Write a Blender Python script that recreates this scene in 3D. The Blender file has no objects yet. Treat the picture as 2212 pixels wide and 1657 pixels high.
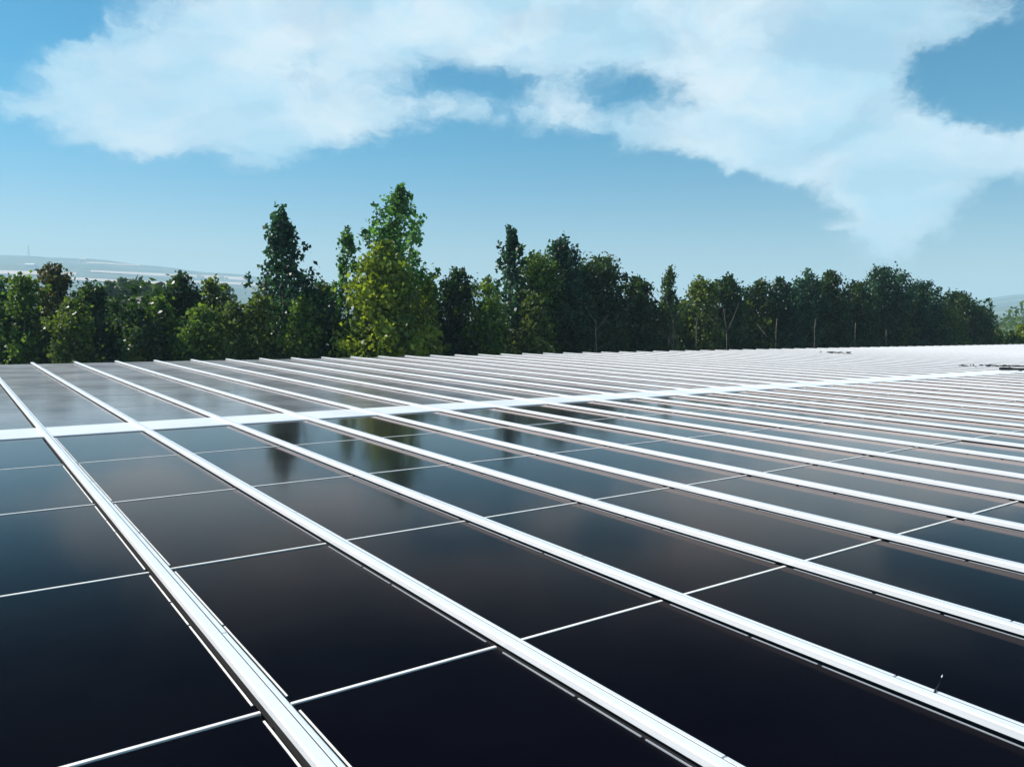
import bpy, bmesh, math, random
import numpy as np
from mathutils import Vector, Matrix

random.seed(7)
rng = np.random.default_rng(11)
scene = bpy.context.scene
COL = scene.collection
R = math.radians

# ------------------------------------------------------------------ camera
CAM_H = 1.6
RM = ((0.99989741, -0.0143236, 0.0),
      (0.00118831, 0.08295302, -0.99655275),
      (0.01427422, 0.99645052, 0.08296153))          # rows: world X, Y, Z seen from the camera
cam_data = bpy.data.cameras.new("camera")
cam_data.sensor_width = 36.0
cam_data.lens = 27.913
cam_data.clip_start = 0.05
cam_data.clip_end = 20000.0
cam = bpy.data.objects.new("camera", cam_data)
COL.objects.link(cam)
cam.matrix_world = Matrix.Translation((0, 0, CAM_H)) @ Matrix(RM).to_4x4()
scene.camera = cam

# ------------------------------------------------------------------ world, sun, exposure
SUN_AZ, SUN_EL = R(-75.0), R(42.0)                     # azimuth from +Y (straight ahead), minus = left
scene.view_settings.view_transform = 'Standard'
scene.view_settings.look = 'None'
scene.view_settings.exposure = 0.5
scene.view_settings.gamma = 1.0
scene.view_settings.use_curve_mapping = False
scene.cycles.max_bounces = 8
scene.cycles.volume_bounces = 1
scene.cycles.transparent_max_bounces = 8

SKY_STRENGTH = 0.068
world = bpy.data.worlds.new("World")
scene.world = world
world.use_nodes = True


class G:
    """small helper that writes shader nodes"""
    def __init__(self, tree):
        self.t = tree
        tree.nodes.clear()

    def n(self, kind, **kw):
        nd = self.t.nodes.new(kind)
        for k, v in kw.items():
            setattr(nd, k, v)
        return nd

    def put(self, sock, v):
        if isinstance(v, bpy.types.NodeSocket):
            self.t.links.new(v, sock)
        elif v is not None:
            try:
                sock.default_value = v
            except Exception:
                sock.default_value = (v, v, v)

    def m(self, op, a, b=None, c=None, clamp=False):
        nd = self.n('ShaderNodeMath', operation=op, use_clamp=clamp)
        self.put(nd.inputs[0], a)
        self.put(nd.inputs[1], b)
        self.put(nd.inputs[2], c)
        return nd.outputs[0]

    def v(self, op, a, b=None, out=0):
        nd = self.n('ShaderNodeVectorMath', operation=op)
        self.put(nd.inputs[0], a)
        self.put(nd.inputs[1], b)
        return nd.outputs[out]

    def mix(self, f, a, b, blend='MIX'):
        nd = self.n('ShaderNodeMix', data_type='RGBA', blend_type=blend)
        self.put(nd.inputs[0], f)
        self.put(nd.inputs[6], a)
        self.put(nd.inputs[7], b)
        return nd.outputs[2]

    def ramp(self, f, lo, hi, a=0.0, b=1.0, smooth=True):
        nd = self.n('ShaderNodeMapRange', interpolation_type='SMOOTHSTEP' if smooth else 'LINEAR')
        for i, x in enumerate((f, lo, hi, a, b)):
            self.put(nd.inputs[i], x)
        return nd.outputs[0]

    def noise(self, vec, scale, detail=4.0, rough=0.5, dist=0.0, out='Fac'):
        nd = self.n('ShaderNodeTexNoise')
        self.put(nd.inputs['Vector'], vec)
        nd.inputs['Scale'].default_value = scale
        nd.inputs['Detail'].default_value = detail
        nd.inputs['Roughness'].default_value = rough
        nd.inputs['Distortion'].default_value = dist
        return nd.outputs[out]

    def link(self, a, b):
        self.t.links.new(a, b)


def build_sky():
    g = G(world.node_tree)
    out = g.n('ShaderNodeOutputWorld')
    bg = g.n('ShaderNodeBackground')
    bg.inputs['Strength'].default_value = SKY_STRENGTH
    g.link(bg.outputs[0], out.inputs[0])
    sky = g.n('ShaderNodeTexSky', sky_type='NISHITA')
    sky.sun_disc = False
    sky.sun_elevation = SUN_EL
    sky.sun_rotation = SUN_AZ
    sky.altitude = 200.0
    sky.air_density = 1.0
    sky.dust_density = 0.1
    sky.ozone_density = 1.3
    # direction -> azimuth / elevation in degrees
    tc = g.n('ShaderNodeTexCoord')
    sep = g.n('ShaderNodeSeparateXYZ')
    g.link(tc.outputs['Generated'], sep.inputs[0])
    az = g.m('MULTIPLY', g.m('ARCTAN2', sep.outputs[0], sep.outputs[1]), 57.29578)
    el = g.m('MULTIPLY', g.m('ARCSINE', sep.outputs[2]), 57.29578)
    tint = g.mix(g.ramp(el, 0.0, 15.0), (0.98, 0.97, 1.02, 1), (0.19, 0.95, 1.14, 1))     # deeper blue towards the zenith
    col = g.mix(1.0, sky.outputs[0], tint, 'MULTIPLY')
    cmb = g.n('ShaderNodeCombineXYZ')
    g.link(az, cmb.inputs[0])
    g.link(el, cmb.inputs[1])
    P0 = cmb.outputs[0]
    w1 = g.noise(g.v('MULTIPLY', P0, (0.10, 0.16, 0.0)), 1.0, 6.0, 0.6, 0.0, 'Color')
    w2 = g.noise(g.v('MULTIPLY', P0, (0.45, 0.65, 0.0)), 1.0, 6.0, 0.65, 0.0, 'Color')
    P = g.v('ADD', P0, g.v('MULTIPLY', g.v('SUBTRACT', w1, (0.5, 0.5, 0.5)), (6.0, 3.6, 0)))
    P = g.v('ADD', P, g.v('MULTIPLY', g.v('SUBTRACT', w2, (0.5, 0.5, 0.5)), (2.8, 1.8, 0)))
    # cloud masses: azimuth, elevation, half width, half height, weight
    masses = CLOUDS
    total = None
    for (a, e, sa, se, w) in masses:
        d = g.v('MULTIPLY', g.v('SUBTRACT', P, (a, e, 0)), (1 / sa, 1 / se, 0))
        r2 = g.v('DOT_PRODUCT', d, d, out=1)
        t = g.m('MULTIPLY', g.m('EXPONENT', g.m('MULTIPLY', r2, -1.0)), w)
        total = t if total is None else g.m('ADD', total, t)
    Q = g.v('MULTIPLY', P, (0.055, 0.085, 0.0))
    big = g.noise(Q, 1.6, 3.0, 0.5, 0.4)
    fine = g.noise(Q, 4.5, 9.0, 0.62, 0.5)
    total = g.m('ADD', total, g.m('MULTIPLY', g.m('SUBTRACT', big, 0.5), 0.7))
    total = g.m('ADD', total, g.m('MULTIPLY', g.m('SUBTRACT', fine, 0.5), 1.6))
    soft = g.ramp(total, 0.08, 1.0)
    crisp = g.ramp(total, 0.27, 0.68)
    lump = g.ramp(g.noise(Q, 1.1, 2.0, 0.5), 0.42, 0.62)     # where edges are crisp rather than wispy
    k = g.m('MULTIPLY', lump, 0.4)
    mask = g.m('ADD', g.m('MULTIPLY', soft, g.m('SUBTRACT', 1.0, k)), g.m('MULTIPLY', crisp, k))
    veil = g.ramp(g.noise(g.v('MULTIPLY', P, (0.06, 0.12, 0.0)), 1.7, 4.0, 0.55, 0.6), 0.3, 0.62, 0.72, 1.0)
    mask = g.m('MULTIPLY', mask, veil)
    s = 0.73 / SKY_STRENGTH
    shade = g.ramp(g.noise(g.v('MULTIPLY', P, (0.05, 0.09, 0)), 2.2, 5.0, 0.55), 0.35, 0.7)
    c_cloud = g.mix(shade, (0.52 * s, 0.79 * s, 0.95 * s, 1), (0.78 * s, 0.90 * s, 0.97 * s, 1))
    col = g.mix(mask, col, c_cloud)
    g.link(col, bg.inputs['Color'])


def sky_mass(px, py, sx, sy, w):
    """cloud mass given where it stands over the horizon: azimuth, elevation, half sizes in degrees, weight"""
    c = Matrix(RM) @ Vector((px - 1106.0, 828.5 - py, -1715.1)).normalized()
    return (math.degrees(math.atan2(c.x, c.y)), math.degrees(math.asin(c.z)), sx / 30.0, sy / 30.0, w)


CLOUDS = [sky_mass(*q) for q in (
    # left bank
    (330, 205, 270, 85, 0.95), (720, 235, 230, 75, 0.8), (200, 110, 120, 50, 0.7), (440, 60, 150, 75, 0.8),
    (680, 10, 260, 90, 0.8), (270, 315, 120, 60, 0.7), (600, 320, 170, 55, 0.7), (60, 230, 60, 25, 0.35),
    # top of the picture
    (1000, 50, 350, 90, 0.9), (1450, 50, 380, 120, 1.0), (1750, 180, 210, 150, 0.9), (2010, 40, 140, 70, 0.8),
    # middle and right bank
    (1120, 250, 260, 45, 0.55), (1500, 285, 240, 60, 0.75), (1680, 330, 170, 55, 0.6), (1950, 320, 160, 80, 1.0),
    (1940, 450, 105, 80, 1.6), (2170, 335, 120, 55, 0.9),
    # openings and clear sky
    (1000, 185, 105, 40, -0.7), (1400, 195, 110, 42, -0.45), (2140, 175, 110, 80, -1.9), (2135, 490, 70, 60, -0.7), (30, 30, 160, 80, -0.8),
    (1040, 375, 300, 75, -0.9), (1480, 450, 220, 70, -0.7), (70, 380, 110, 70, -0.6),
    (500, 440, 300, 60, -0.5),
)] + [
    # overhead and behind, seen only from elsewhere and in reflections
    (0.0, 48.0, 40.0, 9.0, 0.5), (150.0, 25.0, 40.0, 10.0, 0.7), (-120.0, 25.0, 30.0, 8.0, 0.6),
    (90.0, 20.0, 25.0, 7.0, 0.5),
]
build_sky()

sun_data = bpy.data.lights.new("sun", 'SUN')
sun_data.energy = 4.6
sun_data.angle = R(0.5)
sun_data.color = (1.0, 0.955, 0.88)
sun = bpy.data.objects.new("sun", sun_data)
COL.objects.link(sun)
sd = Vector((math.sin(SUN_AZ) * math.cos(SUN_EL), math.cos(SUN_AZ) * math.cos(SUN_EL), math.sin(SUN_EL)))
sun.rotation_euler = sd.to_track_quat('Z', 'Y').to_euler()
sun.location = (-40, 10, 60)

# ------------------------------------------------------------------ geometry of the roof grid
D1 = Vector((-0.58400279, 0.81175165, 0.0))            # along the rails, away from the photographer
D2 = Vector((0.81175165, 0.58400279, 0.0))             # across the rails, to the right
ROOF_ANGLE = math.atan2(D2.y, D2.x)
H = CAM_H


def grid(u, v, z=0.0):
    """u metres along the rails, v metres across them"""
    return D1 * u + D2 * v + Vector((0, 0, z))


F = 1715.1


def ray(px, py):
    """direction of a point of the 2212 px wide view"""
    c = Vector(((px - 1106.0), -(py - 828.5), -F))
    w = Matrix(RM) @ c
    return w / w.y                                      # one metre of depth along +Y


def at(px, py, depth):
    return Vector((0, 0, CAM_H)) + ray(px, py) * depth


def project(p):
    q = Matrix(RM).transposed() @ (Vector(p) - Vector((0, 0, CAM_H)))
    if q.z > -0.05:
        return None
    return (1106.0 + F * q.x / -q.z, 828.5 - F * q.y / -q.z)


# ------------------------------------------------------------------ object helpers
def mesh_obj(name, verts, faces, mat, parent=None, smooth=False):
    me = bpy.data.meshes.new(name)
    me.from_pydata([tuple(v) for v in verts], [], faces)
    me.update()
    me.materials.append(mat)
    if smooth:
        me.polygons.foreach_set('use_smooth', [True] * len(me.polygons))
    ob = bpy.data.objects.new(name, me)
    COL.objects.link(ob)
    if parent is not None:
        ob.parent = parent
    return ob


def share(name, me, parent=None):
    ob = bpy.data.objects.new(name, me)
    COL.objects.link(ob)
    if parent is not None:
        ob.parent = parent
    return ob


def empty(name, loc=(0, 0, 0), rz=0.0):
    ob = bpy.data.objects.new(name, None)
    ob.empty_display_size = 0.2
    COL.objects.link(ob)
    ob.location = loc
    ob.rotation_euler = (0, 0, rz)
    return ob


def tag(ob, label=None, cat=None, group=None, kind=None):
    if label:
        ob['label'] = label
    if cat:
        ob['category'] = cat
    if group:
        ob['group'] = group
    if kind:
        ob['kind'] = kind
    return ob


class MB:
    """collects boxes, extrusions and tubes into one mesh"""
    def __init__(self):
        self.v, self.f = [], []

    def box(self, x0, x1, y0, y1, z0, z1):
        b = len(self.v)
        self.v += [(x, y, z) for z in (z0, z1) for y in (y0, y1) for x in (x0, x1)]
        self.f += [tuple(b + i for i in q) for q in
                   ((0, 2, 3, 1), (4, 5, 7, 6), (0, 1, 5, 4), (2, 6, 7, 3), (0, 4, 6, 2), (1, 3, 7, 5))]
        return self

    def extrude(self, prof, y0, y1):
        """closed profile of (x, z), swept along y"""
        b, n = len(self.v), len(prof)
        self.v += [(x, y0, z) for x, z in prof] + [(x, y1, z) for x, z in prof]
        self.f += [(b + i, b + (i + 1) % n, b + n + (i + 1) % n, b + n + i) for i in range(n)]
        self.f += [tuple(b + n - 1 - i for i in range(n)), tuple(b + n + i for i in range(n))]
        return self

    def tube(self, pts, radii, sides=7):
        b = len(self.v)
        pts = [Vector(p) for p in pts]
        for i, p in enumerate(pts):
            t = (pts[min(i + 1, len(pts) - 1)] - pts[max(i - 1, 0)]).normalized()
            a = t.orthogonal().normalized() if abs(t.z) < 0.95 else Vector((1, 0, 0)).cross(t).normalized()
            c = t.cross(a)
            for k in range(sides):
                w = 2 * math.pi * k / sides
                self.v.append(tuple(p + (a * math.cos(w) + c * math.sin(w)) * radii[i]))
        for i in range(len(pts) - 1):
            for k in range(sides):
                k2 = (k + 1) % sides
                self.f.append((b + i * sides + k, b + i * sides + k2, b + (i + 1) * sides + k2, b + (i + 1) * sides + k))
        self.f.append(tuple(b + k for k in range(sides))[::-1])
        self.f.append(tuple(b + (len(pts) - 1) * sides + k for k in range(sides)))
        return self

    def build(self, name, mat, parent=None, smooth=False):
        ob = mesh_obj(name, self.v, self.f, mat, parent, smooth)
        bm = bmesh.new()
        bm.from_mesh(ob.data)
        bmesh.ops.recalc_face_normals(bm, faces=bm.faces)
        bm.to_mesh(ob.data)
        bm.free()
        return ob


# ------------------------------------------------------------------ materials
def material(name):
    mat = bpy.data.materials.new(name)
    mat.use_nodes = True
    g = G(mat.node_tree)
    out = g.n('ShaderNodeOutputMaterial')
    return mat, g, out


def mat_plain(name, colour, rough=0.6, metallic=0.0, var=0.12, scale=3.0, bump=0.0, spec=0.4):
    mat, g, out = material(name)
    p = g.n('ShaderNodeBsdfPrincipled')
    tc = g.n('ShaderNodeTexCoord')
    nz = g.noise(tc.outputs['Object'], scale, 5.0, 0.6)
    dark = tuple(c * (1 - var) for c in colour) + (1,)
    lite = tuple(min(1, c * (1 + var)) for c in colour) + (1,)
    g.link(g.mix(g.ramp(nz, 0.3, 0.7), dark, lite), p.inputs['Base Color'])
    p.inputs['Roughness'].default_value = rough
    p.inputs['Metallic'].default_value = metallic
    p.inputs['Specular IOR Level'].default_value = spec
    if bump:
        b = g.n('ShaderNodeBump')
        b.inputs['Strength'].default_value = bump
        b.inputs['Distance'].default_value = 0.02
        g.link(nz, b.inputs['Height'])
        g.link(b.outputs[0], p.inputs['Normal'])
    g.link(p.outputs[0], out.inputs[0])
    return mat


def mat_glass(name, dust, rough=0.095):
    """black thin film module: coated glass with a thin film of dust that thickens towards grazing view"""
    mat, g, out = material(name)
    tc = g.n('ShaderNodeTexCoord')
    geo = g.n('ShaderNodeNewGeometry')
    oi = g.n('ShaderNodeObjectInfo')
    cosv = g.m('MAXIMUM', g.m('ABSOLUTE', g.v('DOT_PRODUCT', geo.outputs['Normal'], geo.outputs['Incoming'], out=1)), 0.015)
    # faint unevenness of the laminate
    wav = g.noise(geo.outputs['Position'], 1.3, 2.0, 0.5)
    b = g.n('ShaderNodeBump')
    b.inputs['Strength'].default_value = 0.25
    b.inputs['Distance'].default_value = 0.006
    g.link(wav, b.inputs['Height'])
    base = g.n('ShaderNodeBsdfDiffuse')
    cell = g.mix(oi.outputs['Random'], (0.0008, 0.0013, 0.0042, 1), (0.0016, 0.0018, 0.0048, 1))
    g.link(cell, base.inputs['Color'])
    gl = g.n('ShaderNodeBsdfGlossy')
    tint = g.mix(oi.outputs['Random'], (0.99, 0.80, 0.73, 1), (0.95, 0.79, 0.74, 1))
    g.link(tint, gl.inputs['Color'])
    gl.inputs['Roughness'].default_value = rough
    g.link(b.outputs[0], gl.inputs['Normal'])
    fres = g.m('ADD', 0.001, g.m('EXPONENT', g.m('MULTIPLY', g.m('POWER', g.m('DIVIDE', cosv, 0.188), 2.1), -1.0)))     # anti-reflective coating
    m1 = g.n('ShaderNodeMixShader')
    g.link(fres, m1.inputs[0])
    g.link(base.outputs[0], m1.inputs[1])
    g.link(gl.outputs[0], m1.inputs[2])
    # dust
    dd = g.n('ShaderNodeBsdfDiffuse')
    dd.inputs['Color'].default_value = (0.44, 0.40, 0.38, 1)
    dg = g.n('ShaderNodeBsdfGlossy')
    dg.inputs['Color'].default_value = (0.85, 0.80, 0.78, 1)
    dg.inputs['Roughness'].default_value = 0.42
    dm = g.n('ShaderNodeMixShader')
    dm.inputs[0].default_value = 0.7
    g.link(dd.outputs[0], dm.inputs[1])
    g.link(dg.outputs[0], dm.inputs[2])
    st = g.noise(g.v('MULTIPLY', geo.outputs['Position'], (0.8, 0.8, 0.8)), 1.0, 6.0, 0.6)
    thick = g.m('MULTIPLY', g.ramp(st, 0.25, 0.8, 0.55, 1.5), dust)
    fac = g.m('SUBTRACT', 1.0, g.m('EXPONENT', g.m('MULTIPLY', g.m('DIVIDE', thick, cosv), -1.0)))
    m2 = g.n('ShaderNodeMixShader')
    g.link(fac, m2.inputs[0])
    g.link(m1.outputs[0], m2.inputs[1])
    g.link(dm.outputs[0], m2.inputs[2])
    g.link(m2.outputs[0], out.inputs[0])
    return mat


def mat_leaf(name, c0, c1, trans=0.5):
    mat, g, out = material(name)
    at_ = g.n('ShaderNodeAttribute', attribute_name='tone')
    colr = g.mix(at_.outputs['Fac'], c0 + (1,), c1 + (1,))
    p = g.n('ShaderNodeBsdfPrincipled')
    g.link(colr, p.inputs['Base Color'])
    p.inputs['Roughness'].default_value = 0.42
    p.inputs['Specular IOR Level'].default_value = 0.5
    t = g.n('ShaderNodeBsdfTranslucent')
    g.link(g.mix(1.0, colr, (1.25, 1.3, 0.55, 1), 'MULTIPLY'), t.inputs['Color'])
    mx = g.n('ShaderNodeMixShader')
    mx.inputs[0].default_value = trans
    g.link(p.outputs[0], mx.inputs[1])
    g.link(t.outputs[0], mx.inputs[2])
    g.link(mx.outputs[0], out.inputs[0])
    return mat


M_GLASS = mat_glass('black_module_glass', 0.003)
M_GLASS_FAR = mat_glass('dusty_module_glass', 0.042, 0.12)
M_RAIL = mat_plain('white_aluminium', (0.82, 0.83, 0.84), 0.38, 0.15, 0.04, 2.0, 0.0, 0.5)
M_COVER = mat_plain('rail_cover_aluminium', (0.80, 0.83, 0.86), 0.34, 0.2, 0.05, 4.0, 0.0, 0.5)
M_GROOVE_SHADE = mat_plain('groove_painted_shade', (0.08, 0.10, 0.13), 0.7, 0.0, 0.3, 6.0)  # shade inside the rail groove, painted as a dark grey
M_WEB = mat_plain('web_painted_shade', (0.03, 0.03, 0.033), 0.7, 0.0, 0.2, 3.0)  # shade of the gap under the rail lip, put into the web colour
M_SEAL = mat_plain('white_seal', (0.82, 0.79, 0.74), 0.6, 0.0, 0.12, 9.0)
M_STRIP = mat_plain('white_sheet_metal', (0.72, 0.74, 0.74), 0.45, 0.0, 0.06, 1.2)
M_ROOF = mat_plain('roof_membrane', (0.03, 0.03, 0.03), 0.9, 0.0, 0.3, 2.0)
M_WALL = mat_plain('grey_wall_cladding', (0.42, 0.42, 0.41), 0.7, 0.0, 0.1, 1.0)
M_BLACK = mat_plain('black_rubber', (0.012, 0.012, 0.014), 0.6, 0.0, 0.3, 20.0)
M_BARK = mat_plain('bark', (0.12, 0.10, 0.075), 0.9, 0.0, 0.35, 5.0, 0.6)
M_PALE_BARK = mat_plain('pale_bark', (0.11, 0.10, 0.075), 0.8, 0.0, 0.3, 6.0, 0.4)
M_STEEL = mat_plain('steel', (0.35, 0.35, 0.36), 0.5, 0.5, 0.1, 1.0)
M_PLASTER = mat_plain('white_plaster', (0.78, 0.75, 0.70), 0.8, 0.0, 0.08, 1.0)
M_TILE = mat_plain('clay_roof', (0.40, 0.22, 0.16), 0.8, 0.0, 0.2, 1.0)
M_FIELD = mat_plain('harvested_field', (0.66, 0.52, 0.45), 0.9, 0.0, 0.12, 0.02)

# ------------------------------------------------------------------ panels and rails
ROW = 1.315 * H
COLW = 0.7195 * H
V0 = 0.6575 * H                                         # centre line of the rail to the right of the first column
U_SEAM = 1.923 * H
NEAR_END = 5.868 * H + ROW                              # near edge of the white strip
FAR_START = 7.775 * H
FAR_ROW = (17.30 * H - FAR_START) / 7
CAP = 0.045                                             # half width of a rail
GAPV = 0.023
PW = COLW - 2 * (CAP + GAPV)
PT = 0.035

near_rows = [(U_SEAM + ROW * k, ROW) for k in range(-2, 4)]
far_rows = [(FAR_START + FAR_ROW * k, FAR_ROW) for k in range(7)]
NEAR_WORDS = ['sixth', 'fifth', 'fourth', 'third', 'second', 'first']
ORD = ['zeroth', 'first', 'second', 'third', 'fourth', 'fifth', 'sixth', 'seventh', 'eighth', 'ninth', 'tenth', 'eleventh', 'twelfth',
       'thirteenth', 'fourteenth', 'fifteenth', 'sixteenth', 'seventeenth', 'eighteenth', 'nineteenth']
TENS = {20: 'twent', 30: 'thirt', 40: 'fort', 50: 'fift', 60: 'sixt', 70: 'sevent'}


def ordinal(n):
    if n < 20:
        return ORD[n]
    t, o = n // 10 * 10, n % 10
    return TENS[t] + 'ieth' if o == 0 else TENS[t] + 'y-' + ORD[o]


def slab(name, length, mat):
    """glass slab with a small arris, top at z = 0, origin in the middle of its bottom"""
    w, l, c = PW / 2, (length - 0.024) / 2, 0.002
    v, f = [], []
    rings = [(w, l, -PT), (w, l, -c), (w - c, l - c, 0.0)]
    for (a, b, z) in rings:
        v += [(-a, -b, z), (a, -b, z), (a, b, z), (-a, b, z)]
    for r in range(2):
        for k in range(4):
            f.append((r * 4 + k, r * 4 + (k + 1) % 4, r * 4 + 4 + (k + 1) % 4, r * 4 + 4 + k))
    f += [(8, 9, 10, 11), (3, 2, 1, 0)]
    me = bpy.data.meshes.new(name)
    me.from_pydata(v, [], f)
    me.update()
    me.materials.append(mat)
    return me


ME_NEAR = slab('solar_panel', ROW, M_GLASS)
ME_FAR = slab('solar_panel', FAR_ROW, M_GLASS_FAR)


def strip_mesh(name, x0, x1, y0, y1, z0, z1, mat):
    mb = MB().box(x0, x1, y0, y1, z0, z1)
    me = bpy.data.meshes.new(name)
    me.from_pydata(mb.v, [], mb.f)
    me.update()
    me.materials.append(mat)
    return me


hl = ROW / 2
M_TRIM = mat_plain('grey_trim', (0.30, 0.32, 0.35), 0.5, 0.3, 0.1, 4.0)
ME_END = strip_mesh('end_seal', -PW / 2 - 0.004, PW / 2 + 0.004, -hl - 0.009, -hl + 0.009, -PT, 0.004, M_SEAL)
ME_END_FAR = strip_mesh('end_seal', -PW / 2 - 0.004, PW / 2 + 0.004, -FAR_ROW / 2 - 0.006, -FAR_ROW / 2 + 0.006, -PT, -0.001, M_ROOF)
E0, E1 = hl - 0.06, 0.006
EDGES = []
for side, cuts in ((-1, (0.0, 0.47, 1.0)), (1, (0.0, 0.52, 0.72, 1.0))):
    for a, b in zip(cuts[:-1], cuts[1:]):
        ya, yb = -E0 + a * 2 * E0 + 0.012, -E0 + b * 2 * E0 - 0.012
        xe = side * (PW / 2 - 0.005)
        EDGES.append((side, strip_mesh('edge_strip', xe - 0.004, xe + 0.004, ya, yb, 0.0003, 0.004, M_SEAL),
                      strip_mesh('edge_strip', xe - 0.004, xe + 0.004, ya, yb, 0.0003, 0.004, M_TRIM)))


def panel_area(uc, vc, length):
    pts = []
    for du in (-.5, .5):
        for dv in (-.5, .5):
            q = project(grid(uc + du * length, vc + dv * COLW))
            if q is None:
                return 0.0
            pts.append(q)
    xs = [min(max(p[0], 0), 2212) for p in pts]
    ys = [min(max(p[1], 0), 1657) for p in pts]
    a, b, c, d = (Vector((xs[i], ys[i], 0)) for i in (0, 1, 3, 2))
    return 0.5 * abs((c - a).cross(d - b).z)


cands, extras = [], []
for (far, rows) in ((False, near_rows), (True, far_rows)):
    for ri, (u0, ln) in enumerate(rows):
        for ci in range(0, 68):
            uc, vc = u0 + ln / 2, V0 + COLW * (ci - 0.5)
            ar = panel_area(uc, vc, ln)
            # rails cover most of a far panel seen from the side
            cands.append((ar, far, ri, ci, uc, vc, ln))
cands.sort(key=lambda c: -c[0])
chosen = [c for c in cands if c[0] > 20.0][:300]
rest = [c for c in cands if c not in set(chosen)]

for (ar, far, ri, ci, uc, vc, ln) in chosen:
    ob = share('solar_panel', ME_FAR if far else ME_NEAR)
    p = grid(uc, vc)
    ob.location = p
    ob.rotation_euler = (random.gauss(0, 0.0012), random.gauss(0, 0.0012), ROOF_ANGLE)
    if far:
        lab = f'dusty black solar panel, {ordinal(ri + 1)} row beyond the white cross strip, {ordinal(ci + 1)} column from left'
        grp = 'solar panels beyond the white cross strip'
    else:
        lab = f'black solar panel, {NEAR_WORDS[ri]} row in front of the white cross strip, {ordinal(ci + 1)} column from left'
        grp = 'solar panels in front of the white cross strip'
    tag(ob, lab, 'solar panel', grp)
    share('end_seal', ME_END_FAR if far else ME_END, ob)
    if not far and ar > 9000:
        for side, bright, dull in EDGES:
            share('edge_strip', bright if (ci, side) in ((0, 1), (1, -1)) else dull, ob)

# the remaining small slivers of the array, one mass
vv, ff = [], []
for far in (False, True):
    vv, ff = [], []
    for (ar, fr_, ri, ci, uc, vc, ln) in rest:
        if fr_ != far:
            continue
        b = len(vv)
        for z in (-PT, 0.0):
            for (sx, sy) in ((-1, -1), (1, -1), (1, 1), (-1, 1)):
                vv.append(tuple(grid(uc + sy * (ln / 2 - .012), vc + sx * PW / 2, z)))
        ff += [(b + 4, b + 5, b + 6, b + 7)] + [(b + k, b + (k + 1) % 4, b + 4 + (k + 1) % 4, b + 4 + k) for k in range(4)]
    ob = mesh_obj('distant_solar_array', vv, ff, M_GLASS_FAR if far else M_GLASS)
    tag(ob, 'dusty far right panels beyond the white cross strip, thin slivers between rails' if far
        else 'remaining panels at the right end of the near rows, slivers between white rails', 'solar panels', kind='stuff')

CR = 0.039                                              # right lip, a little shorter
RAIL_PROF = [(-CAP, 0.010), (-CAP, 0.040), (-CAP + 0.006, 0.045), (0.003, 0.045), (0.003, 0.020), (CR, 0.018), (CR, 0.010)]
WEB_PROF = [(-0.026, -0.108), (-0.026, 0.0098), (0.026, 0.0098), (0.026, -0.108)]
COVER_PROF = [(0.0095, 0.0212), (0.0095, 0.0450), (0.0105, 0.0458), (0.029, 0.0458), (CR - 0.001, 0.0365), (CR - 0.001, 0.0195)]
U_A, U_B = -2.0 * H, 17.42 * H


def rail_mesh(name, prof, y0, y1, mat):
    mb = MB().extrude(prof, y0, y1)
    me = bpy.data.meshes.new(name)
    me.from_pydata(mb.v, [], mb.f)
    me.update()
    bm = bmesh.new()
    bm.from_mesh(me)
    bmesh.ops.recalc_face_normals(bm, faces=bm.faces)
    bm.to_mesh(me)
    bm.free()
    me.materials.append(mat)
    return me


ME_RAIL = rail_mesh('rail_base', RAIL_PROF, 0.0, U_B - U_A, M_RAIL)
ME_COVER_LONG = rail_mesh('rail_cover', COVER_PROF, 0.0, U_B - U_A, M_COVER)
ME_GROOVE_SHADE = rail_mesh('rail_groove_shade', [(0.0034, 0.0205), (0.0034, 0.0444), (0.0091, 0.0444), (0.0091, 0.0205)], 0.003, U_B - U_A - 0.003, M_GROOVE_SHADE)  # strip added in the groove so its shade shows as a dark line
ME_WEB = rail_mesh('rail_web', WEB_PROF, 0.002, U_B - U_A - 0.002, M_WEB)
SEG = ROW - 0.005
ME_COVER_SEG = rail_mesh('rail_cover', COVER_PROF, 0.0, SEG, M_COVER)
for k in range(-4, 67):
    if k < 0 and k != -1:
        continue
    root = share('mounting_rail', ME_RAIL)
    root.location = grid(U_A, V0 + COLW * k)
    root.rotation_euler = (0, 0, ROOF_ANGLE)
    if k == -1:
        lab = 'white aluminium rail left of the first panel column, at the array edge'
    else:
        lab = f'white aluminium mounting rail between {ordinal(k + 1)} and {ordinal(k + 2)} panel columns from left'
    tag(root, lab, 'mounting rail', 'white mounting rails running between the panel columns')
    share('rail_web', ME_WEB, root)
    if k <= 6:
        share('rail_groove_shade', ME_GROOVE_SHADE, root)
        y, first = 0.0, True
        while y < U_B - U_A - 0.1:
            ln = min(SEG, U_B - U_A - y)
            c = share('rail_cover', ME_COVER_SEG, root)
            c.location = (random.uniform(-0.0012, 0.0012), y, random.uniform(0, 0.0008))
            if ln < SEG:
                c.scale = (1, ln / SEG, 1)
            y += SEG + (0.011 if not first else 0.75)
            first = False
    else:
        share('rail_cover', ME_COVER_LONG, root)

# white cross strip between the two blocks of panels
mb = MB()
y0, y1 = NEAR_END + 0.02, FAR_START - 0.02
mb.extrude([(y0, -0.09), (y0, 0.012), (y0 + 0.03, 0.02), (y1 - 0.03, 0.02), (y1, 0.012), (y1, -0.09)], -6.0, 78.0)
ob = mb.build('cross_strip', M_STRIP)
ob.matrix_world = Matrix(((D1.x, D2.x, 0, 0), (D1.y, D2.y, 0, 0), (0, 0, 1, 0), (0, 0, 0, 1)))
tag(ob, 'broad white sheet metal strip crossing the roof between two blocks of panels', 'metal strip')

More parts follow.
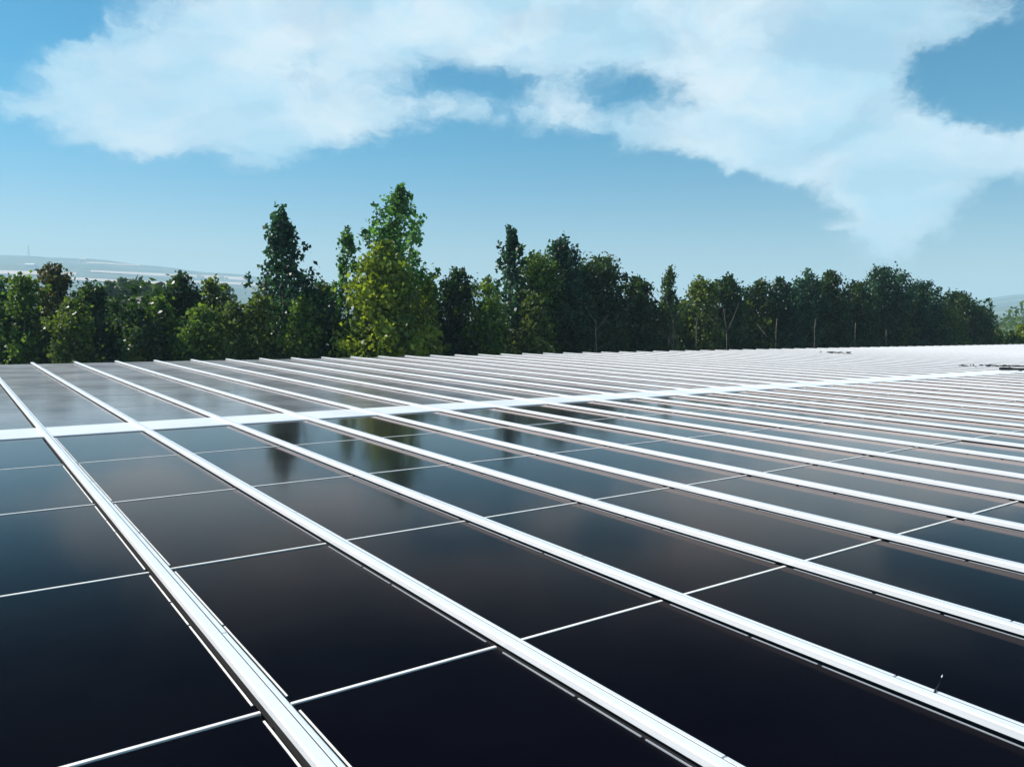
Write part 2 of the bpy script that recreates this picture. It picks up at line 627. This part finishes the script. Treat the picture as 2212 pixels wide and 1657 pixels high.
# the building whose roof carries the array
b = empty('flat_roofed_building', grid(8 * H, 30))
b.rotation_euler = (0, 0, ROOF_ANGLE)
tag(b, 'long low building whose flat roof is covered by the solar array', 'building')
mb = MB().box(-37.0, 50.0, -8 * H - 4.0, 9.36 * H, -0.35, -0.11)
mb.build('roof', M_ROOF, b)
mb = MB().box(-36.8, 49.8, -8 * H - 3.8, 9.36 * H - 0.2, -7.0, -0.352)
mb.build('wall', M_WALL, b)

# little wire standing up from the rail on the right
w0 = grid(0.985 * H, V0 + 2 * COLW + 0.002)
root = empty('loose_wire', w0 + Vector((0, 0, 0.046)), ROOF_ANGLE)
tag(root, 'short black wire with a pale tip sticking up from the rail at lower right', 'wire')
root.scale = (0.78, 0.78, 0.78)
MB().tube([(0.0, 0.0, -0.004), (0.012, 0.002, 0.004), (0.03, 0.004, 0.012), (0.046, 0.004, 0.022), (0.085, 0.006, 0.062)],
          [0.006, 0.006, 0.0045, 0.0022, 0.0018], 8).build('wire_core', M_BLACK, root, True)
MB().tube([(0.083, 0.006, 0.060), (0.09, 0.0065, 0.067), (0.096, 0.007, 0.073)], [0.0022, 0.0036, 0.002], 8).build('wire_tip', M_SEAL, root, True)

# dark oddments on the far right part of the array
o = grid(7.95 * H, 19.42 * H)
root = empty('cable_conduit', o, ROOF_ANGLE - math.pi / 2 + 0.25)
tag(root, 'black cable conduit with a thick end lying across white rails, right edge', 'conduit')


def scrap(px, py, n, spread, lab):
    d = ray(px, py)
    t = (0.055 - CAM_H) / d.z
    c = Vector((0, 0, CAM_H)) + d * t
    mbb = MB()
    for _ in range(n):
        q = c + Vector((random.uniform(-spread, spread), random.uniform(-.15, .15), 0))
        s = random.uniform(0.05, 0.13)
        pts = []
        a = random.uniform(0, 6.28)
        for j in range(4):
            pts.append(q - c + Vector((math.cos(a) * s * (j - 1.5), math.sin(a) * s * (j - 1.5), 0.012 + 0.04 * random.random())))
        mbb.tube(pts, [0.008, 0.024, 0.028, 0.01], 6)
    ob = mbb.build('cable_scrap', M_BLACK, None, True)
    ob.location = c
    tag(ob, lab, 'debris', 'dark scraps lying on the far rails')


scrap(1816, 763, 16, 0.55, 'small dark clump of cable scraps on the white rails near the trees')
scrap(1788, 762, 4, 0.35, 'thin short dark cable scrap just left of a dark clump, near trees')
scrap(2108, 791, 10, 0.75, 'thin dark cable scraps lying just left of the black conduit')
scrap(2195, 793, 10, 0.35, 'dark cable scraps lying directly behind the black conduit')
root.rotation_euler = (0, 0, 0)
d = ray(2160, 797)
p0 = Vector((0, 0, CAM_H)) + d * ((0.09 - CAM_H) / d.z)
root.location = (p0.x, p0.y, 0.046)
MB().box(0.0, 0.38, -0.05, 0.05, 0.0, 0.10).build('conduit_end', M_BLACK, root)
MB().tube([(0.37, 0, 0.045), (2.0, 0.0, 0.039), (4.0, 0.03, 0.04)], [0.042, 0.042, 0.042], 10).build('conduit_pipe', M_BLACK, root, True)

# ------------------------------------------------------------------ terrain
GZ = -7.0


def smooth(x, a, b):
    t = np.clip((x - a) / (b - a), 0, 1)
    return t * t * (3 - 2 * t)


RIDGE_AZ = np.radians([-75, -50, -36, -33, -29, -22, -14, -6, 2, 12, 20, 28, 33, 40, 60, 75])
RIDGE_EL = np.array([3.0, 3.3, 3.4, 3.45, 3.4, 2.95, 2.2, 1.7, 1.2, 0.9, 0.9, 1.3, 1.75, 1.9, 2.0, 2.0])


def terrain_z(x, y):
    r = np.hypot(x, y)
    az = np.arctan2(x, y)
    el = np.interp(az, RIDGE_AZ, RIDGE_EL) + 0.06 * np.sin(az * 37) + 0.04 * np.sin(az * 91 + 1)
    ridge = 3000.0 * np.tan(np.radians(el)) + 1.6
    t = np.clip((r - 350) / 2650, 0, 1)
    z = GZ + (ridge - GZ) * (0.35 * t + 0.65 * t * t) + 4 * smooth(r, 400, 900) * np.sin(r / 170 + az * 9)
    z = np.where(r > 3000, ridge - (r - 3000) * 0.03, z)
    rightrise = smooth(az, 0.50, 0.60) * smooth(r, 95, 190) * 8.5
    return z + rightrise


rs = np.concatenate([[0.5], np.geomspace(6, 5200, 90)])
azs = np.radians(np.linspace(-180, 180, 361))
A, RR = np.meshgrid(azs, rs)
X, Y = RR * np.sin(A), RR * np.cos(A)
Zt = np.where(np.abs(A) < np.radians(75), terrain_z(X, Y), GZ + (RR > 350) * (RR - 350) * 0.02)
nr, na = X.shape
vs = np.stack([X, Y, Zt], -1).reshape(-1, 3)
fs = [(i * na + j, i * na + j + 1, (i + 1) * na + j + 1, (i + 1) * na + j) for i in range(nr - 1) for j in range(na - 1)]

mt, g, out = material('grassland')
p = g.n('ShaderNodeBsdfPrincipled')
geo = g.n('ShaderNodeNewGeometry')
n1 = g.noise(g.v('MULTIPLY', geo.outputs['Position'], (1, 1.6, 0)), 0.004, 5.0, 0.6)
n2 = g.noise(geo.outputs['Position'], 0.05, 5.0, 0.6)
c = g.mix(g.ramp(n1, 0.35, 0.65), (0.12, 0.18, 0.18, 1), (0.24, 0.29, 0.27, 1))
g.link(g.mix(g.ramp(n2, 0.3, 0.7, 0.0, 0.5), c, (0.03, 0.05, 0.02, 1)), p.inputs['Base Color'])
p.inputs['Roughness'].default_value = 0.95
p.inputs['Specular IOR Level'].default_value = 0.1
g.link(p.outputs[0], out.inputs[0])
tag(mesh_obj('ground', vs, fs, mt, None, True), kind='structure')


def on_terrain(px, py):
    """point where a view direction meets the hillside"""
    d = ray(px, py)
    best = None
    for y in np.geomspace(300, 2990, 500):
        x, z = d.x * y, CAM_H + d.z * y
        if terrain_z(np.array(x), np.array(y)) >= z:
            best = Vector((x, y, z))
            break
    return best


def field(p00, p10, thick_l, thick_r):
    """pale harvested field draped on the hillside"""
    v, f, n = [], [], 24
    a0, a1 = on_terrain(*p00), on_terrain(*p10)
    if a0 is None or a1 is None:
        return
    for i in range(n + 1):
        s = i / n
        px, py = p00[0] + (p10[0] - p00[0]) * s, p00[1] + (p10[1] - p00[1]) * s
        th = thick_l + (thick_r - thick_l) * s
        for j in range(4):
            q = on_terrain(px, py + th * j / 3)
            if q is None:
                q = a1
            v.append((q.x, q.y, float(terrain_z(np.array(q.x), np.array(q.y))) + 1.2))
    for i in range(n):
        for j in range(3):
            f.append((i * 4 + j, i * 4 + j + 1, i * 4 + j + 5, i * 4 + j + 4))
    tag(mesh_obj('field', v, f, M_FIELD), kind='structure')


field((176, 566), (302, 573), 3.0, 2.5)
field((196, 585), (530, 600), 4.0, 7.0)
field((-60, 584), (165, 590), 8.0, 6.0)
field((155, 601), (360, 611), 5.0, 6.0)
field((-60, 600), (70, 602), 6.0, 6.0)
field((380, 606), (640, 616), 4.0, 7.0)


def house(px, py, w, dp, h, lab, roofm=M_TILE):
    q = on_terrain(px, py)
    if q is None:
        return
    z = float(terrain_z(np.array(q.x), np.array(q.y)))
    root = empty('farmhouse', (q.x, q.y, z), random.uniform(-0.3, 0.3))
    MB().box(-w / 2, w / 2, -dp / 2, dp / 2, -3, h).build('wall', M_PLASTER, root)
    rh = dp * 0.35
    v = [(-w / 2 - .4, -dp / 2 - .4, h), (w / 2 + .4, -dp / 2 - .4, h), (w / 2 + .4, dp / 2 + .4, h), (-w / 2 - .4, dp / 2 + .4, h),
         (-w / 2 - .4, 0, h + rh), (w / 2 + .4, 0, h + rh)]
    mesh_obj('roof', v, [(0, 1, 5, 4), (2, 3, 4, 5), (1, 2, 5), (3, 0, 4), (3, 2, 1, 0)], roofm, root)
    tag(root, lab, 'house', 'far pale houses on the hazy hillside')


house(180, 568, 16, 14, 10, 'tall white house at the left end of a pale hillside field', M_PLASTER)
house(66, 578, 24, 10, 6, 'low white hillside house above the pale field at far left', M_PLASTER)
house(76, 578, 10, 8, 4, 'smaller white shed right of a low hillside house', M_PLASTER)
house(325, 566, 16, 10, 5, 'white house high on the hazy hill, right of the fields', M_PLASTER)
house(430, 601, 13, 9, 8, 'tallest pale house of the village, behind the dark rounded tree')
house(437, 603, 9, 8, 5, 'little pale house right beside the tallest village house')
house(478, 604, 14, 9, 6, 'wide pale village house left of the tall dark poplar')
house(489, 605, 8, 8, 5, 'little pale village house nearest to the tall dark poplar')
house(418, 604, 9, 8, 5, 'small pale house at the left end of the village')
# mast on the ridge
q = on_terrain(62, 552) or at(62, 552, 2900)
zb = float(terrain_z(np.array(q.x), np.array(q.y)))
root = empty('radio_mast', (q.x, q.y, zb))
tag(root, 'thin radio mast standing on the hazy ridge at far left', 'mast')
for (sx, sy) in ((-1, -1), (1, -1), (1, 1), (-1, 1)):
    MB().tube([(sx * 1.6, sy * 1.6, -2), (sx * .5, sy * .5, 30)], [.35, .3], 5).build('mast_leg', M_STEEL, root)
MB().tube([(0, 0, 0), (0, 0, 36)], [.4, .3], 6).build('mast_pole', M_STEEL, root)

# ------------------------------------------------------------------ foliage
LEAF_MATS = {
    'dark': mat_leaf('leaf_dark_green', (0.012, 0.036, 0.012), (0.062, 0.112, 0.034)),
    'blue': mat_leaf('leaf_blue_green', (0.010, 0.042, 0.028), (0.050, 0.125, 0.070)),
    'teal': mat_leaf('leaf_bright_green', (0.026, 0.090, 0.026), (0.150, 0.310, 0.080)),
    'green': mat_leaf('leaf_mid_green', (0.028, 0.074, 0.012), (0.190, 0.280, 0.050)),
    'yellow': mat_leaf('leaf_yellow_green', (0.055, 0.100, 0.010), (0.320, 0.380, 0.040), 0.5),
    'olive': mat_leaf('leaf_olive', (0.030, 0.066, 0.014), (0.170, 0.220, 0.046)),
    'brown': mat_leaf('leaf_brownish', (0.044, 0.048, 0.018), (0.140, 0.125, 0.045)),
    'far': mat_leaf('leaf_far_green', (0.036, 0.075, 0.028), (0.110, 0.160, 0.050)),
}


def leaf_mesh(name, P, size, mat, tone=None, up=0.0):
    """one bent leaf-shaped blade of four points per position"""
    n = len(P)
    d = rng.normal(size=(n, 3))
    d[:, 2] += up
    d /= np.linalg.norm(d, axis=1)[:, None]
    e = rng.normal(size=(n, 3))
    e -= (e * d).sum(1)[:, None] * d
    e /= np.linalg.norm(e, axis=1)[:, None]
    nn = np.cross(d, e)
    s = size * rng.uniform(0.6, 1.35, n)[:, None]
    V = np.empty((n, 4, 3))
    V[:, 0] = P - d * s * 0.5
    V[:, 1] = P + e * s * 0.34 + nn * s * 0.1 + d * s * 0.05
    V[:, 2] = P + d * s * 0.5
    V[:, 3] = P - e * s * 0.34 + nn * s * 0.1 + d * s * 0.05
    me = bpy.data.meshes.new(name)
    me.vertices.add(n * 4)
    me.vertices.foreach_set('co', V.reshape(-1))
    me.loops.add(n * 4)
    me.loops.foreach_set('vertex_index', np.arange(n * 4, dtype=np.int32))
    me.polygons.add(n)
    me.polygons.foreach_set('loop_start', np.arange(0, n * 4, 4, dtype=np.int32))
    me.polygons.foreach_set('loop_total', np.full(n, 4, dtype=np.int32))
    me.update(calc_edges=True)
    at_ = me.attributes.new('tone', 'FLOAT', 'FACE')
    tn = rng.uniform(0, 1, n) if tone is None else np.clip(tone + rng.normal(0, 0.22, n), 0, 1)
    at_.data.foreach_set('value', tn.astype(np.float32))
    me.materials.append(mat)
    return me


PROFILES = {
    # (height fraction, radius fraction) of the crown outline
    'round': [(0, .6), (.3, 1), (.6, 1), (.8, .85), (.93, .6), (1, .22)],
    'spire': [(0, .9), (.4, 1), (.6, .92), (.71, .68), (.78, .36), (.86, .33), (.93, .24), (1, .05)],
    'poplar': [(0, .8), (.3, 1), (.6, 1.05), (.8, 1), (.9, .72), (.96, .4), (1, .08)],
    'broad': [(0, .7), (.25, 1), (.55, .95), (.8, .62), (.93, .3), (1, .08)],
    'lolly': [(0, .1), (.45, .25), (.6, .75), (.78, 1), (.92, .8), (1, .35)],
    'bush': [(0, .8), (.35, 1), (.7, .8), (1, .25)],
}


def make_tree(base, height, radius, shape, kind, label, name='tree', cat='tree', group=None, clear=0.12, dens=1.0, leaf=0.22,
              lean=0.0, trunk=True, bark=None, tall=0):
    """base: ground point; height above it; crown radius"""
    root = empty(name, base)
    tag(root, label, cat, group)
    prof = PROFILES[shape]
    hs, rr = [p[0] for p in prof], [p[1] for p in prof]
    z0 = height * clear
    ch = height - z0
    ncl = int((34 + 5.0 * ch * radius ** 0.8) * dens)
    cl, rad, limbs = [], [], []
    for i in range(ncl):
        t = rng.beta(1.25, 1.0)
        if shape in ('spire', 'poplar') and i % 4 == 0:
            t = rng.uniform(0.55, 0.98)
        Rr = np.interp(t, hs, rr) * radius
        a = rng.uniform(0, 2 * math.pi)
        q = math.sqrt(rng.uniform(0.12, 1.0))
        s = max(0.28, min(radius * 0.42, 0.45 * Rr + 0.22)) * rng.uniform(0.6, 1.15)
        if shape in ('spire', 'poplar'):
            s *= 0.74
        Ri = max(0.0, Rr - 0.55 * s)
        cx, cy = math.cos(a) * Ri * q, math.sin(a) * Ri * q
        cl.append((cx + lean * t, cy, z0 + ch * t - s * 0.4))
        rad.append(s)
        limbs.append((cx + lean * t, cy, z0 + ch * t - s * 0.5))
    # shoots that break the outline
    for i in range(int(10 + 5 * radius)):
        t = rng.uniform(0.25, 0.97)
        Rr = np.interp(t, hs, rr) * radius * rng.uniform(0.95, 1.2)
        a = rng.uniform(0, 2 * math.pi)
        cl.append((math.cos(a) * Rr + lean * t, math.sin(a) * Rr, z0 + ch * t))
        rad.append(rng.uniform(0.2, 0.36))
    # leading shoots that make the top uneven
    for i in range(3 + int(radius)):
        a = rng.uniform(0, 6.28)
        q = rng.uniform(0, 0.55) * radius
        t = rng.uniform(0.86, 1.0)
        q = min(q, np.interp(t, hs, rr) * radius)
        cl.append((math.cos(a) * q + lean * t, math.sin(a) * q, z0 + ch * t))
        rad.append(rng.uniform(0.22, 0.42))
    if tall:
        for i in range(tall):
            cl.append((rng.normal(0, 0.1) + lean, rng.normal(0, 0.1), z0 + ch * (1.0 - 0.035 * i)))
            rad.append(0.24 + 0.03 * i)
    cl, rad = np.array(cl), np.array(rad)
    per = np.maximum(26, (150 * (rad / 0.8) ** 2 * dens * (0.26 / leaf) ** 1.6)).astype(int)
    P, tone = [], []
    tall_kind = shape in ('spire', 'poplar')
    for c_, s_, n_ in zip(cl, rad, per):
        # each spray runs along a twig that leaves the crown outwards and upwards
        ax = np.array([c_[0] - lean, c_[1], 0.0])
        ax = ax / (np.linalg.norm(ax) + 0.3) * (0.35 if tall_kind else 0.8)
        ax = ax + np.array([0, 0, 1.0 if tall_kind else 0.55]) + rng.normal(0, 0.28, 3)
        ax /= np.linalg.norm(ax)
        u = rng.uniform(-0.75, 1.0, n_)
        wd = s_ * (0.50 - 0.26 * u)
        v = rng.normal(size=(n_, 3)) * wd[:, None] + ax * (u * s_ * (1.5 if tall_kind else 1.15))[:, None]
        P.append(c_ + v)
        tone.append(np.full(n_, rng.uniform(0.0, 1.0)))
    P, tone = np.concatenate(P), np.concatenate(tone)
    me = leaf_mesh('crown', P, leaf, LEAF_MATS[kind], tone, up=0.25 if shape in ('poplar', 'spire') else 0.0)
    share('crown', me, root)
    if trunk:
        bk = bark or M_BARK
        mb = MB()
        r0 = 0.035 * height ** 0.9 * 0.55
        top = z0 + ch * 0.86
        pts = [(lean * (max(z, 0) / height) ** 1.5 + 0.05 * math.sin(z), 0.05 * math.cos(z * 1.3), z) for z in np.linspace(-0.4, top, 15)]
        mb.tube(pts, list(np.linspace(r0, r0 * 0.16, 15)), 8)
        for i in rng.choice(len(limbs), size=min(16, len(limbs)), replace=False):
            lx, ly, lz = limbs[i]
            zs = max(z0 * 0.7, lz - math.hypot(lx, ly) * rng.uniform(0.7, 1.3) - 0.3)
            zs = max(zs, 0.3)
            bx = lean * (zs / height) ** 1.5 + 0.05 * math.sin(zs)
            by = 0.05 * math.cos(zs * 1.3)
            rb = r0 * (1 - 0.84 * max(0, zs) / top) * 0.5
            mb.tube([(bx, by, zs), (bx + (lx - bx) * .5, by + (ly - by) * .5, zs + (lz - zs) * .42), (lx, ly, lz)], [rb, rb * .6, rb * .2], 6)
        mb.build('trunk', bk, root, True)
    return root


def tree_px(px, top, hw, shape, kind, depth, label, **kw):
    """tree whose tip and half width are given as seen, at a real depth"""
    tip = at(px, top, depth)
    gz = float(terrain_z(np.array(tip.x), np.array(tip.y)))
    return make_tree((tip.x, tip.y, gz), tip.z - gz, hw * 1.22 * depth / F, shape, kind, label, **kw)


def edge_depth(px):
    """depth of the roof's far edge along a direction"""
    d = ray(px, 780)
    s = Vector((d.x, d.y, 0)).dot(D1)
    return 17.4 * H / s


T = 'trees growing behind the roof'


def dep(px, extra=11.0):
    """row of trees that runs behind the roof and swings away to the right"""
    base = np.interp(px, [-200, 0, 600, 900, 1300, 1700, 2212], [38, 39, 41, 42, 50, 60, 74])
    return float(base) + extra - 11.0


trees = [
    # px, top, hw, shape, kind, extra, label, kwargs
    (-22, 596, 44, 'round', 'blue', 12, 'dark bluish green tree cut off by the left edge', {}),
    (48, 588, 44, 'round', 'green', 11, 'bright green bushy tree second from the left edge', {}),
    (120, 571, 42, 'round', 'brown', 12, 'reddish brown tree with spiky tip, highest at far left', dict(tall=3)),
    (196, 604, 44, 'round', 'dark', 13, 'dark green tree right of the reddish brown spiky tree', {}),
    (262, 628, 40, 'round', 'dark', 11, 'low dark tree below the hazy distant trees', {}),
    (345, 640, 42, 'round', 'green', 10, 'low fresh green tree left of the dark rounded tree', {}),
    (392, 587, 40, 'round', 'dark', 13, 'dark rounded tree topping the row in front of the village', dict(tall=2)),
    (455, 598, 36, 'round', 'olive', 14, 'olive yellow tree between dark rounded tree and the tall dark poplar', {}),
    (503, 648, 46, 'bush', 'olive', 9, 'low yellowish leafy tree at the left foot of the tall dark poplar', {}),
    (610, 457, 86, 'spire', 'blue', 11, 'tall dark poplar with a thin spire and wide base, left of centre', dict(tall=6, leaf=0.27, dens=0.62)),
    (693, 612, 42, 'round', 'olive', 14, 'small olive tree between the two tallest poplars', {}),
    (750, 503, 24, 'poplar', 'teal', 13, 'slim bright green poplar tip left of the tallest poplar', dict(tall=4)),
    (864, 412, 58, 'poplar', 'teal', 12, 'tallest poplar of all, bluish green with ragged top', dict(tall=6, leaf=0.27, dens=0.8)),
    (830, 528, 82, 'broad', 'yellow', 9, 'broad yellow green tree in front of the tallest poplar', dict(leaf=0.27, dens=0.9)),
    (924, 610, 26, 'poplar', 'yellow', 10, 'little yellow green tree tucked beside the tallest poplar on its right', {}),
    (985, 588, 50, 'round', 'dark', 12, 'grey green rounded tree right of the yellow trees', dict(tall=2)),
    (1052, 610, 40, 'round', 'green', 10, 'leafy green tree at the left foot of the middle spire', {}),
    (1105, 500, 60, 'spire', 'blue', 12, 'slender middle spire with airy top, right of centre', dict(tall=6, leaf=0.27, dens=0.62)),
    (1160, 550, 54, 'round', 'green', 12, 'mid green tree between the middle spire and dark twin crowns', {}),
    (1216, 522, 46, 'poplar', 'blue', 12, 'dark bluish tree with a knobbly pointed top, right of middle spire', dict(tall=3)),
    (1300, 557, 56, 'round', 'dark', 12, 'dark domed tree with pale trunk, right of the knobbly tree', dict(clear=.3)),
    (1258, 576, 44, 'round', 'blue', 13, 'dark bluish tree just left of the dark domed tree with pale trunk', {}),
    (1376, 598, 42, 'round', 'dark', 12, 'low dark tree just right of the dark domed tree', {}),
    (1447, 577, 36, 'spire', 'far', 11, 'pale green feathery tree standing in the right half of the row', dict(clear=.3, tall=2)),
    (1512, 595, 40, 'round', 'olive', 12, 'olive tinged tree right of the pale feathery tree', {}),
    (1572, 594, 38, 'round', 'dark', 12, 'dark twin tipped tree above the forked pale sapling', dict(tall=2)),
    (1640, 603, 42, 'round', 'dark', 13, 'even topped dark tree right of the forked pale sapling', {}),
    (1692, 597, 38, 'round', 'blue', 12, 'dark bluish tree left of the two upright leaf tips', {}),
    (1742, 581, 38, 'poplar', 'blue', 12, 'dark tree with a blunt upright tip, right part of row', dict(tall=3)),
    (1792, 584, 40, 'round', 'dark', 12, 'dark tree with small pointed tip right of the blunt tip', dict(tall=2)),
    (1852, 606, 40, 'round', 'dark', 12, 'dark low tree directly left of the raised round crown', {}),
    (1916, 574, 42, 'lolly', 'blue', 12, 'tree whose raised round crown stands above the right row', dict(clear=.3)),
    (1990, 604, 46, 'round', 'blue', 12, 'broad dark tree directly right of the raised round crown', {}),
    (2062, 626, 44, 'round', 'dark', 12, 'dark sloping tree second from the right end of row', {}),
    (2112, 652, 36, 'round', 'dark', 12, 'lowest dark tree closing the right end of the row', {}),
    # second line, seen in the gaps
    (20, 632, 50, 'round', 'teal', 16, 'teal green tree at far left behind the bright bushy tree', {}),
    (158, 640, 46, 'round', 'olive', 9, 'olive green lower tree below the reddish brown spiky tree', {}),
    (300, 655, 46, 'round', 'dark', 9, 'dark low tree left of the fresh green tree', {}),
    (430, 660, 46, 'round', 'green', 9, 'green low tree under the dark rounded tree', {}),
    (560, 640, 50, 'broad', 'olive', 9, 'leafy yellow green tree on the left of the tall dark poplar base', {}),
    (650, 640, 50, 'broad', 'green', 9.5, 'green leafy tree on the right of the tall dark poplar base', {}),
    (1150, 640, 48, 'broad', 'olive', 9.5, 'yellowish leafy tree below and right of the middle spire', {}),
    (1250, 640, 50, 'round', 'dark', 10, 'dark tree low between the knobbly tree and dark domed tree', {}),
    (1345, 650, 50, 'round', 'dark', 14, 'dark filler tree low behind the dark domed tree', {}),
    (1480, 650, 50, 'round', 'olive', 14, 'olive tinged tree low behind the bent pale sapling', {}),
    (1610, 645, 50, 'round', 'olive', 14, 'olive tinged tree low behind the forked pale sapling', {}),
    (1715, 640, 50, 'round', 'dark', 14, 'dark tree low behind the slanting pale stems', {}),
    (1825, 640, 50, 'round', 'dark', 14, 'dark tree low left of the raised round crown', {}),
    (1945, 650, 50, 'round', 'olive', 13, 'olive tree low beneath the raised round crown', {}),
    (2035, 660, 46, 'round', 'olive', 11, 'olive tinged tree low near the right end of row', {}),
]
for (px, top, hw, shape, kind, extra, lab, kw) in trees:
    if px < 560:
        top += 11
    elif px > 1340:
        top += 9
    tree_px(px, top, hw, shape, kind, dep(px, extra), lab, group=T, **kw)

# hazy trees farther off at the left
for (px, top, hw, kind, depth, lab) in [
        (236, 612, 24, 'far', 130, 'hazy far tree left of its row, above the low dark tree'),
        (265, 604, 22, 'far', 150, 'hazy far tree with the highest tip in the distant row'),
        (292, 609, 22, 'far', 160, 'hazy far tree in the middle of the distant row'),
        (318, 612, 22, 'far', 150, 'hazy far tree near the right end of the distant row'),
        (340, 618, 20, 'far', 140, 'hazy far tree directly left of the dark rounded tree'),
        (484, 616, 22, 'far', 150, 'hazy far tree left of the tall dark poplar')]:
    tree_px(px, top, hw, 'round', kind, depth, lab, group='hazy trees farther off at the left', leaf=0.6, dens=0.8)

# shrubs catching the sun at the right end
for (px, top, hw, kind, extra, lab) in [
        (2158, 712, 16, 'yellow', 12, 'sunlit yellow green shrub leftmost at the right end of the roof'),
        (2182, 722, 15, 'green', 12, 'small green shrub between two yellow green shrubs at right'),
        (2206, 708, 18, 'yellow', 12, 'sunlit yellow green shrub at the right picture edge')]:
    d_ = dep(px, extra)
    tree_px(px, top, hw, 'bush', kind, d_, lab, group='shrubs at the right end of the roof', name='shrub', cat='shrub', clear=.05,
            dens=1.3, leaf=0.3)


def stem(px, top, bottom_px, extra, lab, forks=(), bend=None, r=0.042):
    """bare pale stem; forks are (start fraction, dx m, dz m)"""
    dpt = dep(px, extra)
    tip = at(px, top, dpt)
    gz = float(terrain_z(np.array(tip.x), np.array(tip.y)))
    h_ = tip.z - gz
    bx = (bottom_px - px) * dpt / F
    root = empty('bare_sapling', (tip.x, tip.y, gz))
    tag(root, lab, 'sapling', 'bare pale saplings in front of the right trees')
    mb = MB()
    vis = 6.0
    pts = [(bx * (1 - z / h_) + 0.03 * math.sin(z * 2.1), 0, z) for z in np.linspace(-0.3, h_, 12)]
    rad = list(np.linspace(r * 1.3, r * 0.6, 12))
    if bend:
        pts = pts[:-1] + [(pts[-1][0], 0, h_ - .25), (pts[-1][0] + bend * .4, 0, h_ - .03), (pts[-1][0] + bend, 0, h_ + .05)]
        rad = rad[:-1] + [r * .6, r * .55, r * .4]
    mb.tube(pts, rad, 7)
    mb.build('stem', M_PALE_BARK, root, True)
    for (z_, dx, dz) in forks:
        zz = h_ - z_
        x0 = bx * (1 - zz / h_)
        MB().tube([(x0, 0, zz), (x0 + dx * .45, 0.05, zz + dz * .4), (x0 + dx, 0.1, zz + dz)], [r * .7, r * .5, r * .2], 6).build('branch', M_PALE_BARK, root, True)


stem(1288, 690, 1292, 6.5, 'bare pale sapling in front of the dark domed tree', ((0.2, -.6, .9), (0.6, .7, .9)))
stem(1455, 690, 1457, 6.5, 'bare pale sapling under the pale feathery tree, with low left branch', ((1.6, -1.0, 1.2), (0.1, .5, .9)))
stem(1507, 674, 1503, 6.0, 'bare pale sapling with its tip bent over to the left', (), bend=-.55, r=.046)
stem(1570, 718, 1572, 6.0, 'forked pale sapling with three thin spreading branches', ((0.02, -1.2, 1.0), (0.0, .75, 1.9), (0.0, -.25, 1.6)), r=.046)
stem(1679, 688, 1672, 6.0, 'slanting pale sapling stem right of the forked sapling', ((1.8, -1.4, 1.5),), r=.046)
stem(1762, 690, 1757, 6.0, 'pale stem below the tree with a blunt upright tip', ())
stem(1849, 697, 1846, 6.0, 'straight pale stem left of the raised round crown', ())
stem(1915, 712, 1915, 6.0, 'short straight pale stem beneath the raised round crown', ())

# undergrowth that closes the foot of the tree row
n = 40000
pxs = rng.uniform(-260, 2140, n)
ds = np.interp(pxs, [-200, 0, 600, 900, 1300, 1700, 2212], [38, 39, 41, 42, 50, 60, 74]) + rng.uniform(0.5, 6.5, n)
xs = (pxs - 1106) / F * ds
hmax = 8.7 + 0.9 * np.sin(xs * 0.9) + 0.7 * np.sin(xs * 2.3 + 1) + 0.5 * np.sin(xs * 5.1) + 0.6 * smooth(pxs, 1000, 2100)
zs = GZ + hmax * rng.uniform(0.25, 1, n) ** 0.8
ob = share('undergrowth', leaf_mesh('undergrowth', np.stack([xs, ds, zs], 1), 0.5, LEAF_MATS['dark']))
tag(ob, 'dark leafy undergrowth filling the foot of the tree row', 'undergrowth', kind='stuff')

# wooded rise beyond the right end of the row
n = 15000
px2 = rng.uniform(1500, 2900, n)
d2 = rng.uniform(110, 420, n)
x2 = (px2 - 1106) / F * d2
z2 = terrain_z(x2, d2) + rng.uniform(0, 1, n) ** 0.6 * (5.5 + 1.5 * np.sin(x2 * .35 + d2 * .2) + 1.2 * np.sin(d2 * .55 + x2 * .6))
ob = share('woodland', leaf_mesh('woodland', np.stack([x2, d2, z2], 1), 1.1, LEAF_MATS['far']))
tag(ob, 'hazy wooded rise beyond the right end of the tree row', 'woodland', kind='stuff')

# ------------------------------------------------------------------ haze
mb = MB().box(-4200, 4200, -60, 5400, -420, 226)
hz = mb.build('haze', M_ROOF)
hz.data.materials.clear()
mh = bpy.data.materials.new('haze_air')
mh.use_nodes = True
g = G(mh.node_tree)
out = g.n('ShaderNodeOutputMaterial')
pv = g.n('ShaderNodeVolumePrincipled')
pv.inputs['Color'].default_value = (0.64, 0.88, 1.0, 1)
pv.inputs['Density'].default_value = 3.6e-4
pv.inputs['Anisotropy'].default_value = 0.0
g.link(pv.outputs[0], out.inputs['Volume'])
hz.data.materials.append(mh)
tag(hz, 'pale haze hanging over the valley and hills', 'haze', kind='stuff')
